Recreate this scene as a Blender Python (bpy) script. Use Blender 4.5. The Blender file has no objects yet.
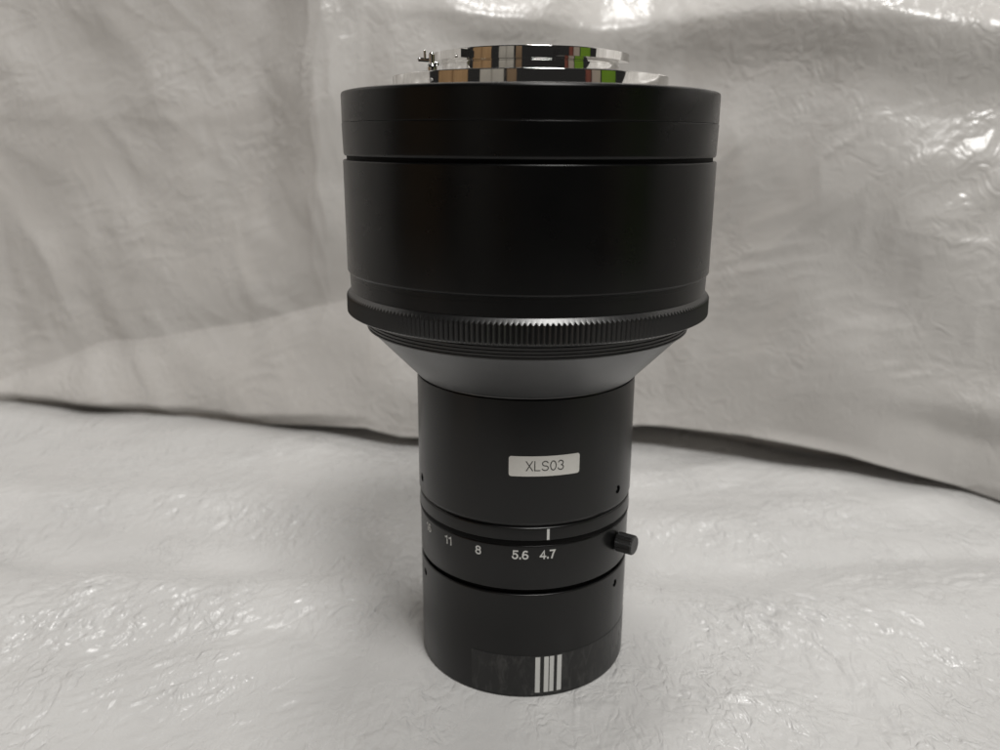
import bpy, bmesh, math
import numpy as np
from mathutils import Matrix, Vector
R = math.radians
scene = bpy.context.scene
col = scene.collection

# ------------------------------------------------------------------ camera
cam_d = bpy.data.cameras.new('camera')
cam = bpy.data.objects.new('camera', cam_d); col.objects.link(cam)
cam_d.sensor_width = 36.0
cam_d.lens = 36.0 * 0.850
cam_d.clip_start = 0.01; cam_d.clip_end = 20
cam.matrix_world = (Matrix.Translation((-0.0074, -0.236, 0.150)) @
                    Matrix.Rotation(R(90 - 15.4), 4, 'X') @ Matrix.Rotation(R(0.30), 4, 'Z'))
cam_d.dof.use_dof = True
cam_d.dof.focus_distance = 0.212
cam_d.dof.aperture_fstop = 14.0
scene.camera = cam

# ------------------------------------------------------------------ world and lamp (indoors, one ceiling lamp)
w = bpy.data.worlds.new('World'); scene.world = w; w.use_nodes = True
bg = w.node_tree.nodes['Background']
bg.inputs['Color'].default_value = (1.0, 0.97, 0.94, 1)
bg.inputs['Strength'].default_value = 0.020
def ceiling_lamp(azd, eld, dist, size, watts):
    ld = bpy.data.lights.new('ceiling_lamp', 'AREA'); ld.shape = 'DISK'; ld.size = size
    ld.energy = watts; ld.color = (1.0, 0.984, 0.957)
    o = bpy.data.objects.new('ceiling_lamp', ld); col.objects.link(o)
    a, e = R(azd), R(eld); c = Vector((0, 0.05, 0.05))
    o.location = Vector((math.sin(a) * math.cos(e), -math.cos(a) * math.cos(e), math.sin(e))) * dist + c
    o.rotation_euler = (c - o.location).to_track_quat('-Z', 'Y').to_euler()
ceiling_lamp(19, 60, 1.5, 0.46, 15.3)      # lamp in front of the table
ceiling_lamp(150, 82, 1.6, 0.34, 7.4)      # lamp almost straight above

vs = scene.view_settings
vs.view_transform = 'Standard'; vs.look = 'None'; vs.exposure = 0.0; vs.gamma = 1.0
vs.use_curve_mapping = False
scene.cycles.use_denoising = True
scene.cycles.max_bounces = 8

# ------------------------------------------------------------------ materials
def mat(name, color, rough=0.5, metal=0.0, spec=0.5):
    m = bpy.data.materials.new(name); m.use_nodes = True
    b = m.node_tree.nodes['Principled BSDF']
    b.inputs['Base Color'].default_value = (*color, 1)
    b.inputs['Roughness'].default_value = rough
    b.inputs['Metallic'].default_value = metal
    b.inputs['Specular IOR Level'].default_value = spec
    return m, m.node_tree, b

def objcoord(nt):
    return nt.nodes.new('ShaderNodeTexCoord').outputs['Object']

def noise(nt, vec, scale, detail=3, rough=0.5, dist=0.0):
    n = nt.nodes.new('ShaderNodeTexNoise')
    n.inputs['Scale'].default_value = scale; n.inputs['Detail'].default_value = detail
    n.inputs['Roughness'].default_value = rough; n.inputs['Distortion'].default_value = dist
    nt.links.new(vec, n.inputs['Vector']); return n.outputs['Fac']

def maprange(nt, val, a, b, c, d):
    n = nt.nodes.new('ShaderNodeMapRange')
    for k, x in zip(('From Min', 'From Max', 'To Min', 'To Max'), (a, b, c, d)):
        n.inputs[k].default_value = x
    nt.links.new(val, n.inputs['Value']); return n.outputs['Result']

def bump(nt, h, bs, strength, distance, prev=None):
    n = nt.nodes.new('ShaderNodeBump')
    n.inputs['Strength'].default_value = strength; n.inputs['Distance'].default_value = distance
    nt.links.new(h, n.inputs['Height'])
    if prev is not None: nt.links.new(prev, n.inputs['Normal'])
    if bs is not None: nt.links.new(n.outputs['Normal'], bs.inputs['Normal'])
    return n.outputs['Normal']

def black_finish(name, base, rough, spec, specks=True, grain=0.25):
    m, nt, b = mat(name, (base, base * 1.01, base * 1.02), rough, 0.0, spec)
    oc = objcoord(nt)
    n1 = noise(nt, oc, 60, 4, 0.6)
    nt.links.new(maprange(nt, n1, 0.3, 0.7, rough - 0.035, rough + 0.035), b.inputs['Roughness'])
    bump(nt, noise(nt, oc, 9000, 1), b, grain, 0.00002)
    if specks:                       # a few grains of dust
        v = nt.nodes.new('ShaderNodeTexVoronoi'); v.inputs['Scale'].default_value = 95
        nt.links.new(oc, v.inputs['Vector'])
        keep = nt.nodes.new('ShaderNodeMath'); keep.operation = 'GREATER_THAN'; keep.inputs[1].default_value = 0.90
        sep = nt.nodes.new('ShaderNodeSeparateColor'); nt.links.new(v.outputs['Color'], sep.inputs['Color'])
        nt.links.new(sep.outputs['Red'], keep.inputs[0])
        dot = maprange(nt, v.outputs['Distance'], 0.012, 0.026, 1, 0)
        mul = nt.nodes.new('ShaderNodeMath'); mul.operation = 'MULTIPLY'
        nt.links.new(dot, mul.inputs[0]); nt.links.new(keep.outputs[0], mul.inputs[1])
        mix = nt.nodes.new('ShaderNodeMix'); mix.data_type = 'RGBA'
        nt.links.new(mul.outputs[0], mix.inputs['Factor'])
        mix.inputs['A'].default_value = (base, base * 1.01, base * 1.02, 1)
        mix.inputs['B'].default_value = (0.22, 0.21, 0.2, 1)
        nt.links.new(mix.outputs['Result'], b.inputs['Base Color'])
    return m

M = {}
M['drum'] = black_finish('black_anodised_drum', 0.0022, 0.29, 0.30)
M['barrel'] = black_finish('black_satin_barrel', 0.0028, 0.31, 0.42)
M['cone'] = black_finish('black_anodised_cone', 0.15, 0.36, 0.5, specks=False)
M['cone'].node_tree.nodes['Principled BSDF'].inputs['Metallic'].default_value = 1.0
M['knurl'] = black_finish('black_knurled_metal', 0.004, 0.35, 1.0, specks=False, grain=0.4)
M['groove'] = mat('matt_black_groove', (0.002, 0.002, 0.002), 0.6, 0, 0.08)[0]
M['screw'] = mat('blackened_steel', (0.006, 0.006, 0.006), 0.4, 0, 0.7)[0]
M['chrome'], nt, b = mat('polished_chrome', (0.80, 0.79, 0.77), 0.05, 1.0)
oc = objcoord(nt)
nt.links.new(maprange(nt, noise(nt, oc, 300, 3), 0.3, 0.7, 0.03, 0.075), b.inputs['Roughness'])
M['glass'], nt, b = mat('dark_coated_glass', (0.01, 0.012, 0.02), 0.03, 0, 0.8)
M['ink'] = mat('white_ink', (0.62, 0.62, 0.60), 0.5, 0, 0.3)[0]
M['grey_ink'] = mat('grey_print', (0.06, 0.058, 0.055), 0.6, 0, 0.3)[0]
M['sticker'], nt, b = mat('white_label_paper', (0.60, 0.585, 0.55), 0.5, 0, 0.4)
oc = objcoord(nt)
mx = nt.nodes.new('ShaderNodeMix'); mx.data_type = 'RGBA'
mx.inputs['A'].default_value = (0.68, 0.665, 0.625, 1); mx.inputs['B'].default_value = (0.75, 0.735, 0.70, 1)
nt.links.new(noise(nt, oc, 500, 4), mx.inputs['Factor']); nt.links.new(mx.outputs['Result'], b.inputs['Base Color'])
# printed black band: glossier film with finger smears
M['band'], nt, b = mat('black_printed_film', (0.009, 0.009, 0.009), 0.4, 0, 0.5)
oc = objcoord(nt)
mp = nt.nodes.new('ShaderNodeMapping'); mp.inputs['Rotation'].default_value = (0.5, 0.7, 0.3)
mp.inputs['Scale'].default_value = (1, 1, 0.35); nt.links.new(oc, mp.inputs['Vector'])
sm = noise(nt, mp.outputs['Vector'], 420, 5, 0.65, 0.8)
mx = nt.nodes.new('ShaderNodeMix'); mx.data_type = 'RGBA'
mx.inputs['A'].default_value = (0.009, 0.009, 0.009, 1); mx.inputs['B'].default_value = (0.05, 0.049, 0.047, 1)
nt.links.new(maprange(nt, sm, 0.50, 0.72, 0, 1), mx.inputs['Factor']); nt.links.new(mx.outputs['Result'], b.inputs['Base Color'])
nt.links.new(maprange(nt, sm, 0.4, 0.75, 0.28, 0.6), b.inputs['Roughness'])

def plastic(name, c1, c2, rough, spec, bump_amt, thin=0.0, facet=0.6):
    m, nt, b = mat(name, c1, rough, 0, spec)
    oc = objcoord(nt)
    mx = nt.nodes.new('ShaderNodeMix'); mx.data_type = 'RGBA'
    mx.inputs['A'].default_value = (*c1, 1); mx.inputs['B'].default_value = (*c2, 1)
    nt.links.new(maprange(nt, noise(nt, oc, 14, 4, 0.6), 0.32, 0.68, 0, 1), mx.inputs['Factor'])
    nt.links.new(mx.outputs['Result'], b.inputs['Base Color'])
    nt.links.new(maprange(nt, noise(nt, oc, 35, 3), 0.3, 0.7, rough - 0.07, rough + 0.10), b.inputs['Roughness'])
    # fine crinkle of the film: sharp crease lines in patches
    def crease(scale, stretch, rot, sd):
        mp = nt.nodes.new('ShaderNodeMapping'); mp.inputs['Rotation'].default_value = (0, 0, rot)
        mp.inputs['Scale'].default_value = (1, stretch, stretch if sd else 1); mp.inputs['Location'].default_value = (sd * .37, sd * .11, 0)
        nt.links.new(oc, mp.inputs['Vector'])
        nn = noise(nt, mp.outputs['Vector'], scale, 2, 0.45, 0.9)
        a = nt.nodes.new('ShaderNodeMath'); a.operation = 'SUBTRACT'; a.inputs[1].default_value = 0.5; nt.links.new(nn, a.inputs[0])
        q = nt.nodes.new('ShaderNodeMath'); q.operation = 'ABSOLUTE'; nt.links.new(a.outputs[0], q.inputs[0])
        return q.outputs[0]
    def masked(h, sc, lo, hi, base):
        pm = maprange(nt, noise(nt, oc, sc, 3, 0.6), lo, hi, base, 1.0)
        m2 = nt.nodes.new('ShaderNodeMath'); m2.operation = 'MULTIPLY'
        nt.links.new(h, m2.inputs[0]); nt.links.new(pm, m2.inputs[1]); return m2.outputs[0]
    f2 = noise(nt, oc, 1300, 2, 0.5, 0.3)
    n1 = bump(nt, masked(crease(110, 0.5, 0.7, 0), 18, 0.45, 0.60, 0.10), None, bump_amt, 0.0042)
    n1 = bump(nt, masked(crease(260, 0.6, -0.5, 1), 24, 0.45, 0.62, 0.10), None, facet, 0.0024, n1)
    n2 = bump(nt, f2, b, bump_amt * 0.6, 0.00012, n1)
    if thin > 0:                     # thin film: some light passes through
        tr = nt.nodes.new('ShaderNodeBsdfTranslucent'); nt.links.new(mx.outputs['Result'], tr.inputs['Color'])
        ms = nt.nodes.new('ShaderNodeMixShader'); ms.inputs[0].default_value = thin
        nt.links.new(b.outputs[0], ms.inputs[1]); nt.links.new(tr.outputs[0], ms.inputs[2])
        nt.links.new(ms.outputs[0], nt.nodes['Material Output'].inputs['Surface'])
    return m
M['floor_film'] = plastic('white_crinkled_film', (0.56, 0.554, 0.545), (0.63, 0.624, 0.614), 0.28, 0.7, 0.62, 0.0, 0.75)
M['back_film'] = plastic('white_draped_film', (0.66, 0.637, 0.61), (0.75, 0.727, 0.70), 0.24, 0.7, 0.40, 0.14, 0.26)

# ------------------------------------------------------------------ helpers
def tag(o, label=None, cat=None, group=None, kind=None):
    for k, v in (('label', label), ('category', cat), ('group', group), ('kind', kind)):
        if v: o[k] = v
    return o

def link(name, me, m, parent=None, sharp=30):
    me.materials.append(m)
    if sharp is not None:
        me.shade_smooth(); me.set_sharp_from_angle(angle=R(sharp))
    o = bpy.data.objects.new(name, me); col.objects.link(o)
    if parent: o.parent = parent
    return o

def bevelled(pts, closed):
    """pts: (r, z) or (r, z, bevel) -> polyline with rounded corners"""
    out = []; n = len(pts)
    for i, q in enumerate(pts):
        b = q[2] if len(q) > 2 else 0
        P = np.array(q[:2], float)
        if b <= 0 or (not closed and i in (0, n - 1)):
            out.append(P); continue
        A = np.array(pts[i - 1][:2], float); B = np.array(pts[(i + 1) % n][:2], float)
        da = (A - P) / np.linalg.norm(A - P); db = (B - P) / np.linalg.norm(B - P)
        S = P + da * b; T = P + db * b
        for t in (0, .25, .5, .75, 1):
            out.append((1 - t) ** 2 * S + 2 * t * (1 - t) * P + t * t * T)
    return out

def lathe(pts, closed=False, seg=192):
    """profile in millimetres; open profiles start and end on the axis"""
    pr = [p * 1e-3 for p in bevelled(pts, closed)]
    bm = bmesh.new(); rings = []
    for r, z in pr:
        if r < 1e-7: rings.append([bm.verts.new((0, 0, z))])
        else: rings.append([bm.verts.new((r * math.sin(2 * math.pi * k / seg), -r * math.cos(2 * math.pi * k / seg), z)) for k in range(seg)])
    pairs = list(zip(rings[:-1], rings[1:])) + ([(rings[-1], rings[0])] if closed else [])
    for a, b in pairs:
        for k in range(seg):
            l = (k + 1) % seg
            if len(a) == 1: vs_ = (a[0], b[l], b[k])
            elif len(b) == 1: vs_ = (a[k], a[l], b[0])
            else: vs_ = (a[k], a[l], b[l], b[k])
            bm.faces.new(vs_)
    bmesh.ops.recalc_face_normals(bm, faces=bm.faces)
    me = bpy.data.meshes.new('m'); bm.to_mesh(me); bm.free(); return me

def frame(azd, r, z):
    """matrix at azimuth az (0 = front, + = right): local Z radially outward, local Y up"""
    a = R(azd); o = Vector((math.sin(a), -math.cos(a), 0)); up = Vector((0, 0, 1)); x = up.cross(o)
    return Matrix(((x.x, up.x, o.x, o.x * r), (x.y, up.y, o.y, o.y * r), (x.z, up.z, o.z, z), (0, 0, 0, 1)))

def cut_holes(me, holes):
    """holes: (az, r, z, radius, depth) in millimetres, real recesses cut into the wall"""
    o = bpy.data.objects.new('tmp', me); col.objects.link(o)
    tmp = []
    for azd, r, z, rad, dep in holes:
        bm = bmesh.new(); bmesh.ops.create_cone(bm, cap_ends=True, segments=24, radius1=rad * 1e-3, radius2=rad * 1e-3, depth=dep * 2e-3)
        bmesh.ops.transform(bm, matrix=frame(azd, r * 1e-3, z * 1e-3), verts=bm.verts)
        cm = bpy.data.meshes.new('c'); bm.to_mesh(cm); bm.free()
        c = bpy.data.objects.new('cut', cm); col.objects.link(c); tmp.append(c)
        md = o.modifiers.new('b', 'BOOLEAN'); md.object = c; md.operation = 'DIFFERENCE'; md.solver = 'EXACT'
    dg = bpy.context.evaluated_depsgraph_get()
    res = bpy.data.meshes.new_from_object(o.evaluated_get(dg))
    bpy.data.objects.remove(o)
    for c in tmp:
        cm = c.data; bpy.data.objects.remove(c); bpy.data.meshes.remove(cm)
    return res

def patch(a0, a1, z0, z1, r, t=0.05, n=24, corner=0.0):
    """thin curved slab (label, mark) hugging a cylinder, millimetres; rounded corners optional"""
    out = []
    W = R(a1 - a0) * r; H = z1 - z0
    if corner > 0:
        for cx, cz, s in ((W - corner, H - corner, 0), (corner, H - corner, 90), (corner, corner, 180), (W - corner, corner, 270)):
            for k in range(5):
                t_ = R(s + 22.5 * k); out.append((cx + corner * math.cos(t_), cz + corner * math.sin(t_)))
        xs = sorted(set([round(p[0], 5) for p in out] + [W * k / n for k in range(n + 1)]))
    else:
        xs = [W * k / n for k in range(n + 1)]
    def ext(x):
        if corner > 0 and (x < corner or x > W - corner):
            d = corner - x if x < corner else x - (W - corner)
            e = corner - math.sqrt(max(corner ** 2 - d * d, 0)); return e, H - e
        return 0, H
    bm = bmesh.new(); rows = []
    for x in xs:
        lo, hi = ext(x); a = R(a0) + x / r
        f = lambda rr, z: bm.verts.new((rr * 1e-3 * math.sin(a), -rr * 1e-3 * math.cos(a), z * 1e-3))
        rows.append((f(r, z0 + lo), f(r + t, z0 + lo), f(r + t, z0 + hi), f(r, z0 + hi)))
    for A, B in zip(rows[:-1], rows[1:]):
        for i in range(4):
            j = (i + 1) % 4; bm.faces.new((A[i], B[i], B[j], A[j]))
    bm.faces.new(rows[0]); bm.faces.new(rows[-1][::-1])
    bmesh.ops.remove_doubles(bm, verts=bm.verts, dist=1e-8)
    bmesh.ops.recalc_face_normals(bm, faces=bm.faces)
    me = bpy.data.meshes.new('m'); bm.to_mesh(me); bm.free(); return me

def arc(cx, cy, rx, ry, a0, a1, n=14):
    return [(cx + rx * math.cos(R(a0 + (a1 - a0) * k / n)), cy + ry * math.sin(R(a0 + (a1 - a0) * k / n))) for k in range(n + 1)]
GLYPHS = {   # strokes of a plain grotesque in a box of height 1; second value is the advance width
    '1': ([[(0.04, 0.80), (0.22, 0.86), (0.30, 1.0), (0.30, 0.0)]], 0.38),
    '4': ([[(0.44, 0.0), (0.44, 1.0), (0.0, 0.27)], [(0.0, 0.25), (0.60, 0.25)]], 0.60),
    '5': ([[(0.54, 1.0), (0.12, 1.0), (0.05, 0.50)] + arc(0.27, 0.32, 0.28, 0.32, 130, -160)], 0.56),
    '6': ([arc(0.28, 0.28, 0.28, 0.28, 0, 360, 22), arc(0.31, 0.68, 0.27, 0.32, 55, 140, 10) + [(0.02, 0.58), (0.0, 0.28)]], 0.57),
    '7': ([[(0.0, 1.0), (0.54, 1.0), (0.34, 0.55), (0.20, 0.0)]], 0.55),
    '8': ([arc(0.28, 0.27, 0.28, 0.27, 0, 360, 22), arc(0.28, 0.77, 0.24, 0.23, 0, 360, 22)], 0.56),
    '.': ([[(0.07, 0.0), (0.07, 0.10)]], 0.14),
    '0': ([arc(0.28, 0.50, 0.28, 0.50, 0, 360, 28)], 0.56),
    '3': ([arc(0.26, 0.76, 0.25, 0.24, 160, -90, 14) + arc(0.26, 0.26, 0.28, 0.26, 90, -165, 14)[1:]], 0.55),
    'X': ([[(0.0, 1.0), (0.62, 0.0)], [(0.60, 1.0), (0.02, 0.0)]], 0.62),
    'L': ([[(0.0, 1.0), (0.0, 0.0), (0.50, 0.0)]], 0.50),
    'S': ([arc(0.31, 0.75, 0.28, 0.25, 20, 250, 14) + arc(0.31, 0.25, 0.31, 0.25, 75, -160, 14)], 0.62)}
def text_wrap(s, azc, zc, r, height, width, weight, gap=0.22):
    """lettering of even strokes bent round a cylinder; all sizes in millimetres, weight = stroke width"""
    total = sum(GLYPHS[c][1] for c in s) + gap * (len(s) - 1)
    sx = (width - weight) / total; sz = height - weight; x0 = -(width - weight) / 2
    bm = bmesh.new(); lay = 0
    for c in s:
        strokes, adv = GLYPHS[c]
        for st in strokes:
            P = np.array([(x0 + p[0] * sx, (p[1] - 0.5) * sz) for p in st])
            loop = np.linalg.norm(P[0] - P[-1]) < 1e-6
            if loop: P = P[:-1]
            n = len(P); L = []
            for k in range(n):
                a = P[(k - 1) % n] if (loop or k > 0) else None; b = P[(k + 1) % n] if (loop or k < n - 1) else None
                d1 = (P[k] - a) / (np.linalg.norm(P[k] - a) + 1e-9) if a is not None else None
                d2 = (b - P[k]) / (np.linalg.norm(b - P[k]) + 1e-9) if b is not None else None
                if d1 is None: d1 = d2
                if d2 is None: d2 = d1
                n1 = np.array((-d1[1], d1[0])); n2 = np.array((-d2[1], d2[0])); m = n1 + n2
                m = m / max(np.dot(m, n1), 0.35) if np.linalg.norm(m) > 1e-6 else n1
                e = np.zeros(2)
                if not loop and k == 0: e = -d2 * weight / 2
                if not loop and k == n - 1: e = d1 * weight / 2
                L.append((P[k] + m * weight / 2 + e, P[k] - m * weight / 2 + e))
            rad = r + 0.006 * lay; lay += 1
            f = lambda q: bm.verts.new((rad * 1e-3 * math.sin(R(azc) + q[0] / rad), -rad * 1e-3 * math.cos(R(azc) + q[0] / rad), (zc + q[1]) * 1e-3))
            V = [(f(a), f(b)) for a, b in L]
            for A, B_ in list(zip(V[:-1], V[1:])) + ([(V[-1], V[0])] if loop else []):
                bm.faces.new((A[0], A[1], B_[1], B_[0]))
        x0 += (adv + gap) * sx
    me = bpy.data.meshes.new('t'); bm.to_mesh(me); bm.free(); return me

# ------------------------------------------------------------------ noise for the sheets
_rng = np.random.RandomState(7)
_perm = np.concatenate([_rng.permutation(256)] * 2)
_ang = _rng.rand(256) * 2 * np.pi
_gx, _gy = np.cos(_ang), np.sin(_ang)
def pn(x, y, seed=0):
    x = x + seed * 17.31; y = y + seed * 9.77
    xi = np.floor(x).astype(int); yi = np.floor(y).astype(int); xf = x - xi; yf = y - yi
    xi &= 255; yi &= 255
    u = xf ** 3 * (xf * (xf * 6 - 15) + 10); v = yf ** 3 * (yf * (yf * 6 - 15) + 10)
    def g(ix, iy, dx, dy):
        h = _perm[_perm[ix & 255] + (iy & 255)]; return _gx[h] * dx + _gy[h] * dy
    a = g(xi, yi, xf, yf); b = g(xi + 1, yi, xf - 1, yf); c = g(xi, yi + 1, xf, yf - 1); d = g(xi + 1, yi + 1, xf - 1, yf - 1)
    return (a + (b - a) * u + (c - a) * v + (a - b - c + d) * u * v) * 1.5
def fbm(x, y, o=3, seed=0):
    s = 0; amp = 1
    for k in range(o): s = s + amp * pn(x * 2 ** k, y * 2 ** k, seed + k); amp *= 0.5
    return s
def crinkle(x, y, ang, wl, ln, seed, warp=0.6, soft=0.003):
    """creases elongated along ang; wl across, ln along (same unit as x, y)"""
    c, s = math.cos(R(ang)), math.sin(R(ang))
    u = (x * c + y * s) / ln; v = (-x * s + y * c) / wl
    v = v + warp * fbm(u * 1.3, v * 0.5, 2, seed + 40)
    return 1 - 2 * np.sqrt(pn(u, v, seed) ** 2 + soft)
def gauss(d, s): return np.exp(-(d / s) ** 2)
def seg_dist(x, y, pts):
    best = np.full(x.shape, 1e9); side = np.zeros(x.shape)
    for (ax, ay), (bx, by) in zip(pts[:-1], pts[1:]):
        dx, dy = bx - ax, by - ay; L = dx * dx + dy * dy
        t = np.clip(((x - ax) * dx + (y - ay) * dy) / L, 0, 1)
        ex, ey = x - ax - t * dx, y - ay - t * dy
        d = np.hypot(ex, ey); sg = ((x - ax) * -dy + (y - ay) * dx) / math.sqrt(L) / (d + 1e-6)
        m = d < best; best = np.where(m, d, best); side = np.where(m, sg, side)
    return best, side
def sstep(t): t = np.clip(t, 0, 1); return t * t * (3 - 2 * t)
def axis(*spans):
    out = [np.array([spans[0][0]])]
    for a, b, st in spans:
        n = max(1, int(round((b - a) / st))); out.append(np.linspace(a, b, n + 1)[1:])
    return np.concatenate(out)
def grid_mesh(X, Y, Z):
    h, wd = X.shape
    co = np.stack([X, Y, Z], -1).reshape(-1, 3) * 1e-3
    i = np.arange(h * wd).reshape(h, wd)
    q = np.stack([i[:-1, :-1], i[:-1, 1:], i[1:, 1:], i[1:, :-1]], -1).reshape(-1, 4)
    me = bpy.data.meshes.new('sheet')
    me.vertices.add(len(co)); me.vertices.foreach_set('co', co.ravel())
    me.loops.add(q.size); me.loops.foreach_set('vertex_index', q.ravel().astype(np.int32))
    me.polygons.add(len(q)); me.polygons.foreach_set('loop_start', np.arange(0, q.size, 4, dtype=np.int32))
    me.update(); me.validate(); me.shade_smooth(); return me

# ------------------------------------------------------------------ table top under the sheets (setting)
tt, nt, b = mat('dull_tabletop', (0.10, 0.095, 0.09), 0.6)
nt.links.new(maprange(nt, noise(nt, objcoord(nt), 8, 4), 0.3, 0.7, 0.5, 0.7), b.inputs['Roughness'])
bm = bmesh.new(); bmesh.ops.create_grid(bm, x_segments=1, y_segments=1, size=1.6)
bmesh.ops.translate(bm, vec=(0, 0, -0.012), verts=bm.verts)
me = bpy.data.meshes.new('t'); bm.to_mesh(me); bm.free()
tag(link('tabletop', me, tt, sharp=None), kind='structure', label='dull tabletop under the white plastic sheets')

# ------------------------------------------------------------------ floor sheet (millimetres, lens axis = origin)
ax_ = axis((-520, -280, 6), (-280, -160, 1.4), (-160, 150, 0.62), (150, 240, 1.2), (240, 520, 6))
ay_ = axis((-330, -110, 5), (-110, -60, 1.2), (-60, 90, 0.62), (90, 240, 0.95), (240, 330, 4))
X, Y = np.meshgrid(ax_, ay_)
Z = 2.0 * fbm(X / 95, Y / 70, 2, 3) - 0.5
# rounded pillows and ridges of the loose sheet
def ridge(pts, amp, wid, asym=1.0, seed=0):
    d, s = seg_dist(X + 5 * pn(X / 40, Y / 40, seed + 60), Y + 5 * pn(X / 40, Y / 40, seed + 61), pts)
    wv = wid * (1 + (asym - 1) * np.clip(0.5 + 0.5 * s, 0, 1))
    return amp * np.exp(-(d / wv) ** 2)
Z += ridge([(-330, 96), (-222, 101), (-115, 99), (-74, 74), (-52, 60)], 5.2, 17, 1.5, 1)
Z += ridge([(-290, 205), (-145, 182), (-105, 160), (-80, 138), (-60, 128)], 6.0, 26, 1.2, 2)
Z += ridge([(-200, 12), (-135, 10), (-98, 22), (-60, 30)], 3.2, 22, 1.0, 3)
Z += ridge([(-190, -48), (-147, -30), (-73, -14)], 2.0, 14, 0.7, 4)
Z += ridge([(56, 78), (94, 82), (160, 103), (260, 125)], 4.4, 16, 1.6, 5)
Z += ridge([(60, 128), (105, 138), (140, 124)], 3.5, 16, 1.0, 6)
Z += ridge([(50, 12), (83, 16), (126, 14), (200, 30)], 3.0, 18, 1.1, 7)
Z += ridge([(84, 4), (99, -14), (103, -44), (104, -80)], 2.4, 8, 1.9, 8)
Z += ridge([(36, -50), (62, -36), (88, -50)], 2.0, 12, 1.0, 9)
Z -= ridge([(-260, 54), (-194, 52), (-116, 44), (-60, 40)], 2.4, 11, 1.0, 10)
Z -= ridge([(48, 40), (89, 42), (180, 58), (260, 70)], 2.4, 10, 1.0, 11)
# crinkled patches: (x, y, rx, ry, direction, across, along, amplitude)
for k, (px, py, rx, ry, an, wl, ln, am) in enumerate([
        (-128, 8, 48, 22, 38, 5.0, 26, 1.1), (-160, 4, 40, 24, 48, 3.6, 14, 0.75), (-85, 12, 34, 20, 32, 6.0, 30, 0.85),
        (-95, 84, 44, 15, 72, 4.2, 15, 0.95), (-170, 94, 50, 14, 20, 5.0, 18, 0.75), (-56, 74, 14, 26, 60, 4.0, 14, 0.5),
        (66, 70, 36, 13, 78, 4.0, 14, 0.85), (120, 84, 40, 12, 25, 4.5, 16, 0.7), (72, 10, 30, 12, 112, 4.6, 18, 1.1),
        (92, 10, 26, 16, 125, 5.0, 22, 1.1), (122, -4, 34, 22, 118, 4.2, 17, 0.9), (150, 34, 50, 14, 15, 5.5, 22, 0.6),
        (60, -38, 30, 16, 150, 4.5, 20, 0.65), (-110, -34, 50, 16, 22, 5.5, 30, 0.55), (-35, -42, 30, 12, 60, 4.5, 14, 0.35),
        (120, -46, 30, 18, 100, 4.0, 14, 0.55), (-120, 150, 50, 20, 10, 7.0, 34, 0.7), (100, 118, 50, 14, 10, 6.5, 30, 0.6)]):
    mk = np.exp(-(((X - px) / rx) ** 2 + ((Y - py) / ry) ** 2))
    mk = mk * (0.45 + 0.9 * sstep(0.5 + pn(X / 14, Y / 14, 80 + k)))
    Z += am * mk * (0.95 * crinkle(X, Y, an, wl, ln, k + 5) + 0.50 * crinkle(X, Y, an + 25, wl * 0.52, ln * 0.5, k + 25, 0.6, 0.002) + 0.20 * crinkle(X, Y, an - 40, wl * 0.36, ln * 0.3, k + 45, 0.6, 0.002) - 0.3)
# overall fine crumple everywhere
Z += 0.20 * crinkle(X, Y, 20, 6, 16, 71) * sstep(0.5 + fbm(X / 30, Y / 24, 2, 91))
Z += 0.11 * crinkle(X, Y, 110, 3.2, 7, 72) * sstep(0.55 + fbm(X / 22, Y / 22, 2, 92))
# flattened by the weight of the lens
rr = np.hypot(X, Y)
press = sstep((rr - 31) / 34)
Z = Z * press - 0.05 * (1 - press)
Z = np.where(rr < 31.5, -0.05, np.maximum(Z, -9))
tag(link('ground_sheet', grid_mesh(X, Y, Z), M['floor_film'], sharp=None), kind='structure',
    label='crinkled white plastic sheet lying under the lens')

# ------------------------------------------------------------------ draped sheet behind
wx = np.array([-520, -480, -410, -299, -233, -142, -95, -57, 0, 61, 92, 135, 174, 208, 255, 450.])
wy = np.array([-60, 20, 150, 236, 220, 196, 176, 160, 166, 176, 158, 131, 109, 99, 68, -160.])
gx_ = np.array([-520, -299, -230, -142, -110, -75, -57, 40, 65, 110, 150, 190, 212, 520.])
gz_ = np.array([3, 2, 3, 2, 6, 10, 7, 6, 11, 14, 13, 7, 2, 2.])
ux = axis((-520, -320, 5), (-320, -260, 1.6), (-260, -40, 0.8), (-40, 40, 1.2), (40, 215, 0.8), (215, 270, 1.6), (270, 450, 5))
tz = axis((-38, 0, 1.6), (0, 235, 0.8), (235, 460, 5))
U, T = np.meshgrid(ux, tz)
ys = np.interp(U, wx, wy); ys = (ys + np.interp(U - 14, wx, wy) + np.interp(U + 14, wx, wy)) / 3
gap = np.interp(U, gx_, gz_)
Tp = np.maximum(T, 0)
# sheet path: lies under at the back (T < 0), rolls over at the gap height and climbs
roll = sstep(Tp / 30)
Zb = gap * sstep((T + 38) / 16) + Tp
Yb = ys + np.where(T < 0, -T * 0.95, 0) + 0.085 * Tp + 3 * (1 - roll)
dsp = 6.5 * fbm(U / 105, T / 95, 2, 11)                       # positive = toward the camera
foldz = np.interp(U, [-400, -298, -229, -168, -87, -40], [0, 12, 37, 48, 64, 70]) + 1.2 * pn(U / 40, T * 0, 5)
fa = 9 * sstep((-48 - U) / 70)
dsp -= fa * np.exp(-np.sqrt((T - foldz) ** 2 + 4) / np.where(T > foldz, 24, 13))     # overhanging fold at the left
dsp += 9 * sstep((-60 - U) / 60) * gauss(T - 4, 20) * sstep(T / 8)
dsp -= 4 * gauss(U + 116 + 3 * pn(T / 30, T * 0, 21), 24) * sstep((T - 75) / 60)      # hollow beside the drum
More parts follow.
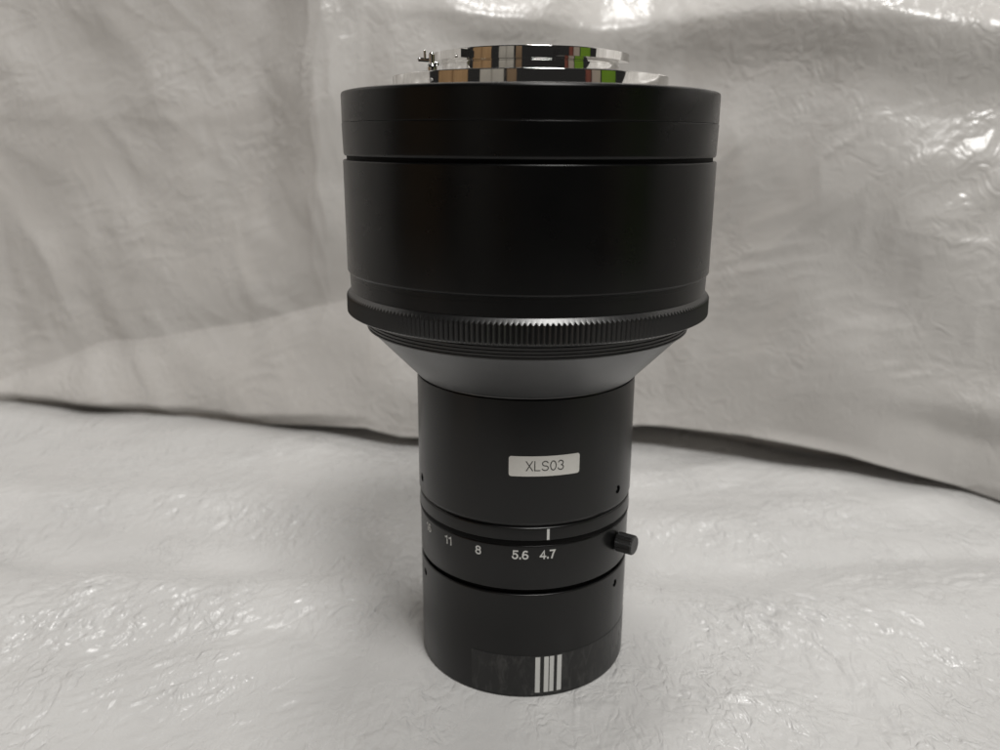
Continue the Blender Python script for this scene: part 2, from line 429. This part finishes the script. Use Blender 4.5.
for x0, tt0, tt1, am, sd in ((-92, 90, 150, 1.6, 1), (-84, 120, 215, 1.5, 2), (-97, 155, 235, 1.2, 3), (-74, 190, 235, 1.4, 4)):
    xx = x0 + 5 * pn(T / 26, T * 0, 30 + sd) + 0.10 * (T - tt0)
    dsp += am * np.exp(-np.abs(U - xx) / 3.2) * sstep((T - tt0) / 14) * sstep((tt1 - T) / 22)
dsp += 3.5 * gauss(T - np.interp(U, [30, 55, 191, 300], [192, 191, 184, 180]) - 2 * pn(U / 22, T * 0, 44), 13) * sstep((U - 10) / 45)
top_ = np.maximum(T - np.interp(U, [-70, 55, 191, 300], [200, 192, 185, 180]), 0) * sstep((U + 85) / 40)
dsp -= 0.75 * np.where(T < 260, np.sqrt(top_ ** 2 + 25) - 5, 0.0 * T + np.sqrt(np.minimum(top_, 70) ** 2 + 25) - 5)   # leans back over the top
dsp -= 4 * gauss(T - np.interp(U, [30, 55, 191], [170, 170, 160]), 18) * sstep((U - 20) / 45)
dsp += 0.8 * gauss(T - 166 - 3 * pn(U / 30, T * 0, 45), 7) * sstep((-100 - U) / 40)      # ripples high at the left
dsp += 0.6 * gauss(T - 158 - 3 * pn(U / 24, T * 0, 46), 4) * sstep((-120 - U) / 40)
dsp += 3.5 * gauss(T - 36 - 0.05 * (U - 190), 9) * gauss(U - 205, 42)                      # low pleat at the right
dsp -= 1.5 * gauss(T - 24, 7) * gauss(U - 200, 36)
rm = sstep((U - 50) / 40) * sstep((185 - T) / 40) * sstep((T - 14) / 30)
dsp += 2.4 * rm * crinkle(U, T, 58, 40, 90, 51, 0.4, 0.02)
for k, (an, wl, ln, am) in enumerate(((60, 15, 55, .55), (48, 9, 34, .32), (72, 22, 70, .6), (20, 10, 40, .28), (8, 6, 22, .16))):
    dsp += 1.3 * am * rm * crinkle(U, T, an, wl, ln, 152 + k, 0.5, 0.0015) * sstep(0.45 + pn(U / 38, T / 38, 160 + k))
lm = sstep((-90 - U) / 40)
dsp += 2.4 * lm * crinkle(U, T, 122, 45, 120, 54, 0.3, 0.03)
for k, (an, wl, ln, am) in enumerate(((118, 24, 90, .6), (104, 12, 44, .3), (135, 16, 60, .35), (8, 8, 34, .26), (30, 6, 18, .14))):
    dsp += 1.3 * am * lm * crinkle(U, T, an, wl, ln, 172 + k, 0.5, 0.0015) * sstep(0.42 + pn(U / 38, T / 38, 180 + k))
up = sstep((T - 150) / 40)
dsp += up * (0.40 * crinkle(U, T, 35, 4.6, 12, 56) * sstep(0.35 + pn(U / 26, T / 22, 57)) + 0.16 * crinkle(U, T, 140, 3.0, 8, 62)) * (0.4 + 0.6 * sstep((U + 60) / 60))
dsp += 0.10 * crinkle(U, T, 70, 4, 12, 63) * sstep(0.5 + fbm(U / 26, T / 26, 2, 64))
for k, (x0, sl, t0, t1, am) in enumerate(((-96, .06, 60, 170, 1.6), (-88, .02, 100, 235, 1.9), (-80, -.05, 120, 235, 1.3), (-103, .1, 40, 130, 1.2))):   # crisp upright creases
    xx = x0 + sl * (T - t0) + 3 * pn(T / 24, T * 0, 200 + k)
    dsp += am * np.exp(-np.sqrt((U - xx) ** 2 + .3) / 4.5) * sstep((T - t0) / 20) * sstep((t1 - T) / 20)
# the hanging part is displaced along the local horizontal normal
g = np.gradient(ys[0], ux); nx = g / np.hypot(1, g); ny = -1 / np.hypot(1, g)
xr = U + 3 * pn(T / 40, T * 0, 77)
dsp += 11 * np.where(xr < -92, sstep((xr + 132) / 40), sstep((-66 - xr) / 26)) * sstep((T - 60) / 60)     # upright fold beside the drum
bowl = np.hypot(U + 8, (T - 232) * 1.0)
dsp += 5 * gauss(bowl - 34, 11) * sstep((T - 180) / 12)                                              # slack loop of film above the mount
act = sstep((T + 4) / 10)
tag(link('backdrop_sheet', grid_mesh(U + nx[None, :] * dsp * act, Yb + ny[None, :] * dsp * act, Zb), M['back_film'], sharp=None),
    kind='structure', label='wrinkled white plastic sheet hanging behind the lens')

# ------------------------------------------------------------------ the lens (profile heights measured from the base, millimetres)
B = 150.0
lens = bpy.data.objects.new('camera_lens', None); lens.empty_display_size = 0.03; col.objects.link(lens)
tag(lens, 'black adapted camera lens standing upright on crinkled white plastic, chrome mount on top', 'camera lens')

# front barrel (stands on the sheet)
me = lathe([(0, 1.2), (27.5, 1.2), (28.2, 0, .3), (30.75, 0.0, .5), (30.80, 31.95, .45), (28.6, 31.95), (28.6, 34), (0, 34)])
me = cut_holes(me, [(a, 30.8, 27.9, 1.15, 0.9) for a in (57, -70, 170)])
front = link('front_barrel', me, M['barrel'], lens)
for a in (57, -70):
    bm = bmesh.new(); bmesh.ops.create_cone(bm, cap_ends=True, segments=6, radius1=0.0006, radius2=0.0005, depth=0.0006)
    bmesh.ops.transform(bm, matrix=frame(a, 0.0301, 0.0279), verts=bm.verts)
    m_ = bpy.data.meshes.new('s'); bm.to_mesh(m_); bm.free(); link('set_screw', m_, M['screw'], front)
band = link('printed_band', patch(-29, 103, 0.7, 13.1, 30.78, 0.05, 64), M['band'], lens)
for a0, a1 in ((5.2, 7.7), (9.8, 12.2), (12.75, 15.0), (16.8, 19.2)):
    link('white_stripe', patch(a0, a1, 1.5, 12.7, 30.82, 0.045, 4), M['ink'], band)

# dark groove, aperture ring
link('lower_groove', lathe([(27, 31.6), (29.7, 31.6), (29.7, 34.2), (27, 34.2)], True), M['groove'], lens)
ring = link('aperture_ring', lathe([(27, 33.4), (30.80, 33.4, .35), (30.78, 46.45, .45), (27, 46.45)], True), M['barrel'], lens)
for s, a, wd in (('4.7', 10.4, 4.3), ('5.6', -3.3, 4.5), ('8', -25, 1.75), ('11', -44, 2.9), ('16', -63, 3.3)):
    link('numeral', text_wrap(s, a, 43.85, 30.83, 2.6, wd, 0.42), M['ink'], ring, None)
# thumb screw: shaft and knurled head, pointing out of the ring
bm = bmesh.new()
def cyl(bm, r0, r1, z0, z1, seg=20, tri=0.0):
    lo, hi = [], []
    for k in range(seg):
        f = 1 - tri * (k % 2); a = 2 * math.pi * k / seg
        lo.append(bm.verts.new((r0 * f * math.cos(a), r0 * f * math.sin(a), z0))); hi.append(bm.verts.new((r1 * f * math.cos(a), r1 * f * math.sin(a), z1)))
    for k in range(seg):
        l = (k + 1) % seg; bm.faces.new((lo[k], lo[l], hi[l], hi[k]))
    bm.faces.new(lo[::-1]); bm.faces.new(hi)
cyl(bm, .0011, .0011, -.001, .0022)
bmesh.ops.transform(bm, matrix=frame(57, .0293, .0412), verts=bm.verts)
m_ = bpy.data.meshes.new('s'); bm.to_mesh(m_); bm.free()
ts = link('thumb_screw', m_, M['screw'], ring)
def head_mesh():
    bm = bmesh.new()
    cyl(bm, .0026, .0028, .0018, .0021, 44, .07); cyl(bm, .0028, .0028, .0021, .0066, 44, .07); cyl(bm, .0028, .0025, .0066, .0070, 44, .05)
    bmesh.ops.remove_doubles(bm, verts=bm.verts, dist=1e-6)
    bmesh.ops.transform(bm, matrix=frame(57, .0293, .0412), verts=bm.verts)
    m_ = bpy.data.meshes.new('s'); bm.to_mesh(m_); bm.free(); return m_
M['screw_head'] = black_finish('dark_steel_head', 0.012, 0.4, 0.6, specks=False)
link('screw_head', head_mesh(), M['screw_head'], ring, 20)

# black ring and barrel lip above the aperture ring
link('black_gasket', lathe([(27, 46.3), (30.6, 46.3), (31.02, 46.9, .25), (31.02, 48.2, .2), (27, 48.2)], True), M['groove'], lens)
lip = link('index_collar', lathe([(27, 48.1), (31.08, 48.1, .15), (30.85, 51.5, .25), (30.2, 51.9), (27, 51.9)], True), M['barrel'], lens)
link('index_mark', patch(9.7, 11.0, 48.2, 51.3, 31.02, 0.06, 2), M['ink'], lip)

# main barrel
me = lathe([(0, 51.8), (30.4, 51.8, .2), (31.12, 53.0, .3), (31.05, 86.9, .25), (27, 87.1), (0, 87.1)])
me = cut_holes(me, [(a, 31.1, z, 1.2, 0.9) for a, z in ((54.5, 57.4), (-71, 57.4), (180, 57.4))])
barrel = link('main_barrel', me, M['barrel'], lens)
for a in (54.5, -71):
    bm = bmesh.new(); bmesh.ops.create_cone(bm, cap_ends=True, segments=6, radius1=0.00065, radius2=0.0005, depth=0.0006)
    bmesh.ops.transform(bm, matrix=frame(a, 0.0304, 0.0574), verts=bm.verts)
    m_ = bpy.data.meshes.new('s'); bm.to_mesh(m_); bm.free(); link('set_screw', m_, M['screw'], barrel)
stk = link('model_sticker', patch(-9.3, 25.6, 66.4, 71.9, 31.08, 0.09, 32, 0.65), M['sticker'], lens)
link('lettering', text_wrap('XLS03', 8.1, 69.25, 31.20, 2.75, 10.1, 0.25), M['grey_ink'], stk, None)

# flared cone
link('cone_housing', lathe([(0, 87.0), (30.5, 87.0), (30.5, 87.35), (31.15, 87.5, .15), (43.9, 100.7, .2), (43.9, 101.5), (0, 101.5)]), M['cone'], lens)
# threaded ring: fine turned grooves
pr = [(40, 100.5), (43.6, 100.5, .1)]
z = 100.7
rl = 44.2
for k in range(5):
    pr += [(rl + 0.05 * k, z), (rl + 0.32 + 0.05 * k, z + 0.18), (rl + 0.32 + 0.05 * k, z + 0.45), (rl + 0.05 * k, z + 0.62)]; z += 0.86
pr += [(44.3, 105.6), (40, 105.6)]
link('threaded_ring', lathe(pr, True), M['knurl'], lens)

# knurled ring with 240 cut teeth
NT = 240; per = 6; seg = NT * per
zs = np.array([105.0, 105.0, 105.18, 105.4, 105.65, 109.6, 109.85, 110.1, 110.35, 110.6, 110.9, 111.35, 111.8, 111.8])
base = np.array([45.0, 48.55, 48.9, 49.2, 49.7, 49.7, 49.7, 49.55, 49.35, 49.15, 48.9, 48.53, 48.15, 45.0])
tri = np.abs(((np.arange(seg) / per) % 1) * 2 - 1)                  # 1 at the crest
tooth = 49.70 - 0.62 * (1 - tri)
bm = bmesh.new(); rows = []
for zz, rb in zip(zs, base):
    row = []
    for k in range(seg):
        r_ = min(rb, tooth[k]) * 1e-3; a = 2 * math.pi * k / seg
        row.append(bm.verts.new((r_ * math.sin(a), -r_ * math.cos(a), zz * 1e-3)))
    rows.append(row)
for A, C_ in list(zip(rows[:-1], rows[1:])) + [(rows[-1], rows[0])]:
    for k in range(seg):
        l = (k + 1) % seg; bm.faces.new((A[k], A[l], C_[l], C_[k]))
bmesh.ops.recalc_face_normals(bm, faces=bm.faces)
me = bpy.data.meshes.new('k'); bm.to_mesh(me); bm.free()
link('knurled_ring', me, M['knurl'], lens, 25)

# drum
link('drum_neck', lathe([(44, 111.6), (48.5, 111.6), (48.62, 115.0, .05), (48.62, 115.1), (44, 115.1)], True), M['drum'], lens)
link('drum_housing', lathe([(44, 115.0), (48.5, 115.0), (48.62, 115.12), (48.66, 116.2), (49.2, 116.7, .3), (49.22, 145.2, .45), (44, 145.2)], True), M['drum'], lens)
link('upper_groove', lathe([(40, 145.0), (48.25, 145.0), (48.25, 147.0), (40, 147.0)], True), M['groove'], lens)
link('spacer_collar', lathe([(40, 146.2), (48.75, 146.2, .15), (49.02, 146.75, .25), (49.2, 154.25, .18), (40, 154.25)], True), M['drum'], lens)
link('rear_collar', lathe([(20, 154.2), (48.95, 154.2), (49.12, 154.42, .1), (49.13, 161.7, .7), (47.2, 162.1, .3), (20, 162.1)], True), M['drum'], lens)

# chrome mount
flange = link('mount_flange', lathe([(20.5, 161.9), (35.9, 161.9), (35.95, 165.75, .28), (20.5, 165.75)], True), M['chrome'], lens)
bm = bmesh.new(); cyl(bm, .0005, .00045, -.0004, .00018, 12)
bmesh.ops.transform(bm, matrix=frame(-41.5, .03593, .1636), verts=bm.verts)
m_ = bpy.data.meshes.new('s'); bm.to_mesh(m_); bm.free(); link('side_pin', m_, M['ink'], flange)
for k in range(5):
    a = R(36 + 72 * k)
    bm = bmesh.new(); cyl(bm, .0017, .0015, .1655, .1659, 16)
    bmesh.ops.translate(bm, vec=(.0305 * math.sin(a), .0305 * math.cos(a), 0), verts=bm.verts)
    m_ = bpy.data.meshes.new('s'); bm.to_mesh(m_); bm.free(); link('flange_screw', m_, M['chrome'], flange)
bay = link('bayonet_ring', lathe([(20.6, 165.6), (23.05, 165.6, .1), (23.1, 168.55, .06), (22.85, 168.62), (22.85, 168.85), (23.1, 168.92, .06), (23.1, 171.85, .3), (20.6, 171.85)], True), M['chrome'], lens)
for a0, a1 in ((13.5, 78), (133, 198), (253, 318)):
    link('bayonet_lug', patch(a0, a1, 169.35, 171.3, 23.0, 2.7, 24), M['chrome'], bay)
gl = lathe([(0, 164.0), (20.55, 164.0), (20.55, 165.2), (16, 166.6), (9, 167.4), (0, 167.7)])
link('rear_glass', gl, M['glass'], lens)
# coupling lever: post, stub and little leaf, on the flange
bm = bmesh.new()
def box(bm, c, s, rot=None):
    mtx = Matrix.Translation(Vector(c) * 1e-3) @ (rot or Matrix()) @ Matrix.Diagonal((*[v * 1e-3 for v in s], 1))
    r = bmesh.ops.create_cube(bm, size=1, matrix=mtx)
    return r
def rod(p, q, r0, n=14):
    p = Vector(p) * 1e-3; q = Vector(q) * 1e-3; d = q - p
    mt = Matrix.Translation((p + q) / 2) @ d.to_track_quat('Z', 'Y').to_matrix().to_4x4()
    bmesh.ops.create_cone(bm, cap_ends=True, segments=n, radius1=r0 * 1e-3, radius2=r0 * 1e-3, depth=d.length, matrix=mt)
    for e, rr_ in ((p, r0), (q, r0)):
        bmesh.ops.create_uvsphere(bm, u_segments=14, v_segments=8, radius=rr_ * 1.04e-3, matrix=Matrix.Translation(e))
rod((-24.3, -17.6, 165.9), (-24.3, -17.6, 166.9), 1.25); rod((-24.3, -17.5, 166.9), (-24.3, -17.5, 169.9), .75)
rod((-24.3, -17.5, 168.0), (-23.1, -17.5, 167.9), .5); rod((-26.0, -17.4, 168.9), (-26.0, -17.4, 170.8), .36); rod((-27.3, -17.2, 168.9), (-24.4, -17.4, 168.7), .5)
m_ = bpy.data.meshes.new('s'); bm.to_mesh(m_); bm.free(); link('coupling_lever', m_, M['chrome'], lens)

# ------------------------------------------------------------------ unseen plain boxes added to give the chrome mount its coloured reflections
def stand_in_box(name, label, cat, azd, dist_, wd, dp, ht, c, rough=0.6, panels=2, grain=0):
    m, nt, b = mat(name + '_finish', c, rough)
    oc = objcoord(nt)
    mp = nt.nodes.new('ShaderNodeMapping'); mp.inputs['Scale'].default_value = (1, 1, 0.08 if grain else 1); nt.links.new(oc, mp.inputs['Vector'])
    mx = nt.nodes.new('ShaderNodeMix'); mx.data_type = 'RGBA'
    mx.inputs['A'].default_value = (*[v * 0.75 for v in c], 1); mx.inputs['B'].default_value = (*[min(1, v * 1.15) for v in c], 1)
    nt.links.new(noise(nt, mp.outputs['Vector'], 60 if grain else 8, 4), mx.inputs['Factor']); nt.links.new(mx.outputs['Result'], b.inputs['Base Color'])
    a = R(azd); e = bpy.data.objects.new(name, None); col.objects.link(e)
    e.location = (dist_ * math.sin(a), -dist_ * math.cos(a), -0.012); e.rotation_euler = (0, 0, a)
    tag(e, label, cat)
    def bx(nm, c_, s_):
        bm = bmesh.new(); bmesh.ops.create_cube(bm, size=1, matrix=Matrix.Translation(c_) @ Matrix.Diagonal((*s_, 1)))
        bmesh.ops.bevel(bm, geom=list(bm.edges), offset=.003, segments=2, affect='EDGES')
        m_ = bpy.data.meshes.new('b'); bm.to_mesh(m_); bm.free(); link(nm, m_, m, e)
    bx('body', (0, -dp / 2, ht / 2), (wd, dp, ht))
    pw = wd / panels
    for k in range(panels):
        bx('panel', (-wd / 2 + pw * (k + .5), 0.004, ht / 2), (pw * 0.9, 0.012, ht * 0.93))
stand_in_box('tan_stand_in', 'unseen tan wood-grained box added to give the chrome lens mount a tan reflection', 'cabinet', -64, 0.62, 0.30, 0.2, 0.42, (0.36, 0.22, 0.105), 0.5, 2, 1)
stand_in_box('pale_stand_in', 'unseen pale grey box added for the pale reflection beside the tan one in the chrome mount', 'box', -31, 0.66, 0.22, 0.2, 0.40, (0.55, 0.52, 0.47), 0.6, 2)
stand_in_box('brown_stand_in', 'unseen narrow brown box standing in for the brown reflection next to the pale one', 'carton', -15.5, 0.70, 0.09, 0.1, 0.38, (0.33, 0.22, 0.13), 0.7, 1)
stand_in_box('red_stand_in', 'unseen small dull red box added for the red reflection beside the cream one', 'box', 44, 0.72, 0.06, 0.1, 0.36, (0.30, 0.09, 0.06), 0.6, 1)
stand_in_box('cream_stand_in', 'unseen cream box added to reflect between the red and the green box in the chrome', 'box', 50.5, 0.66, 0.09, 0.1, 0.36, (0.60, 0.50, 0.44), 0.6, 1)
stand_in_box('green_stand_in', 'unseen bright green box added for the green reflection at the right of the chrome mount', 'box', 61.5, 0.62, 0.14, 0.12, 0.36, (0.22, 0.42, 0.02), 0.5, 1)
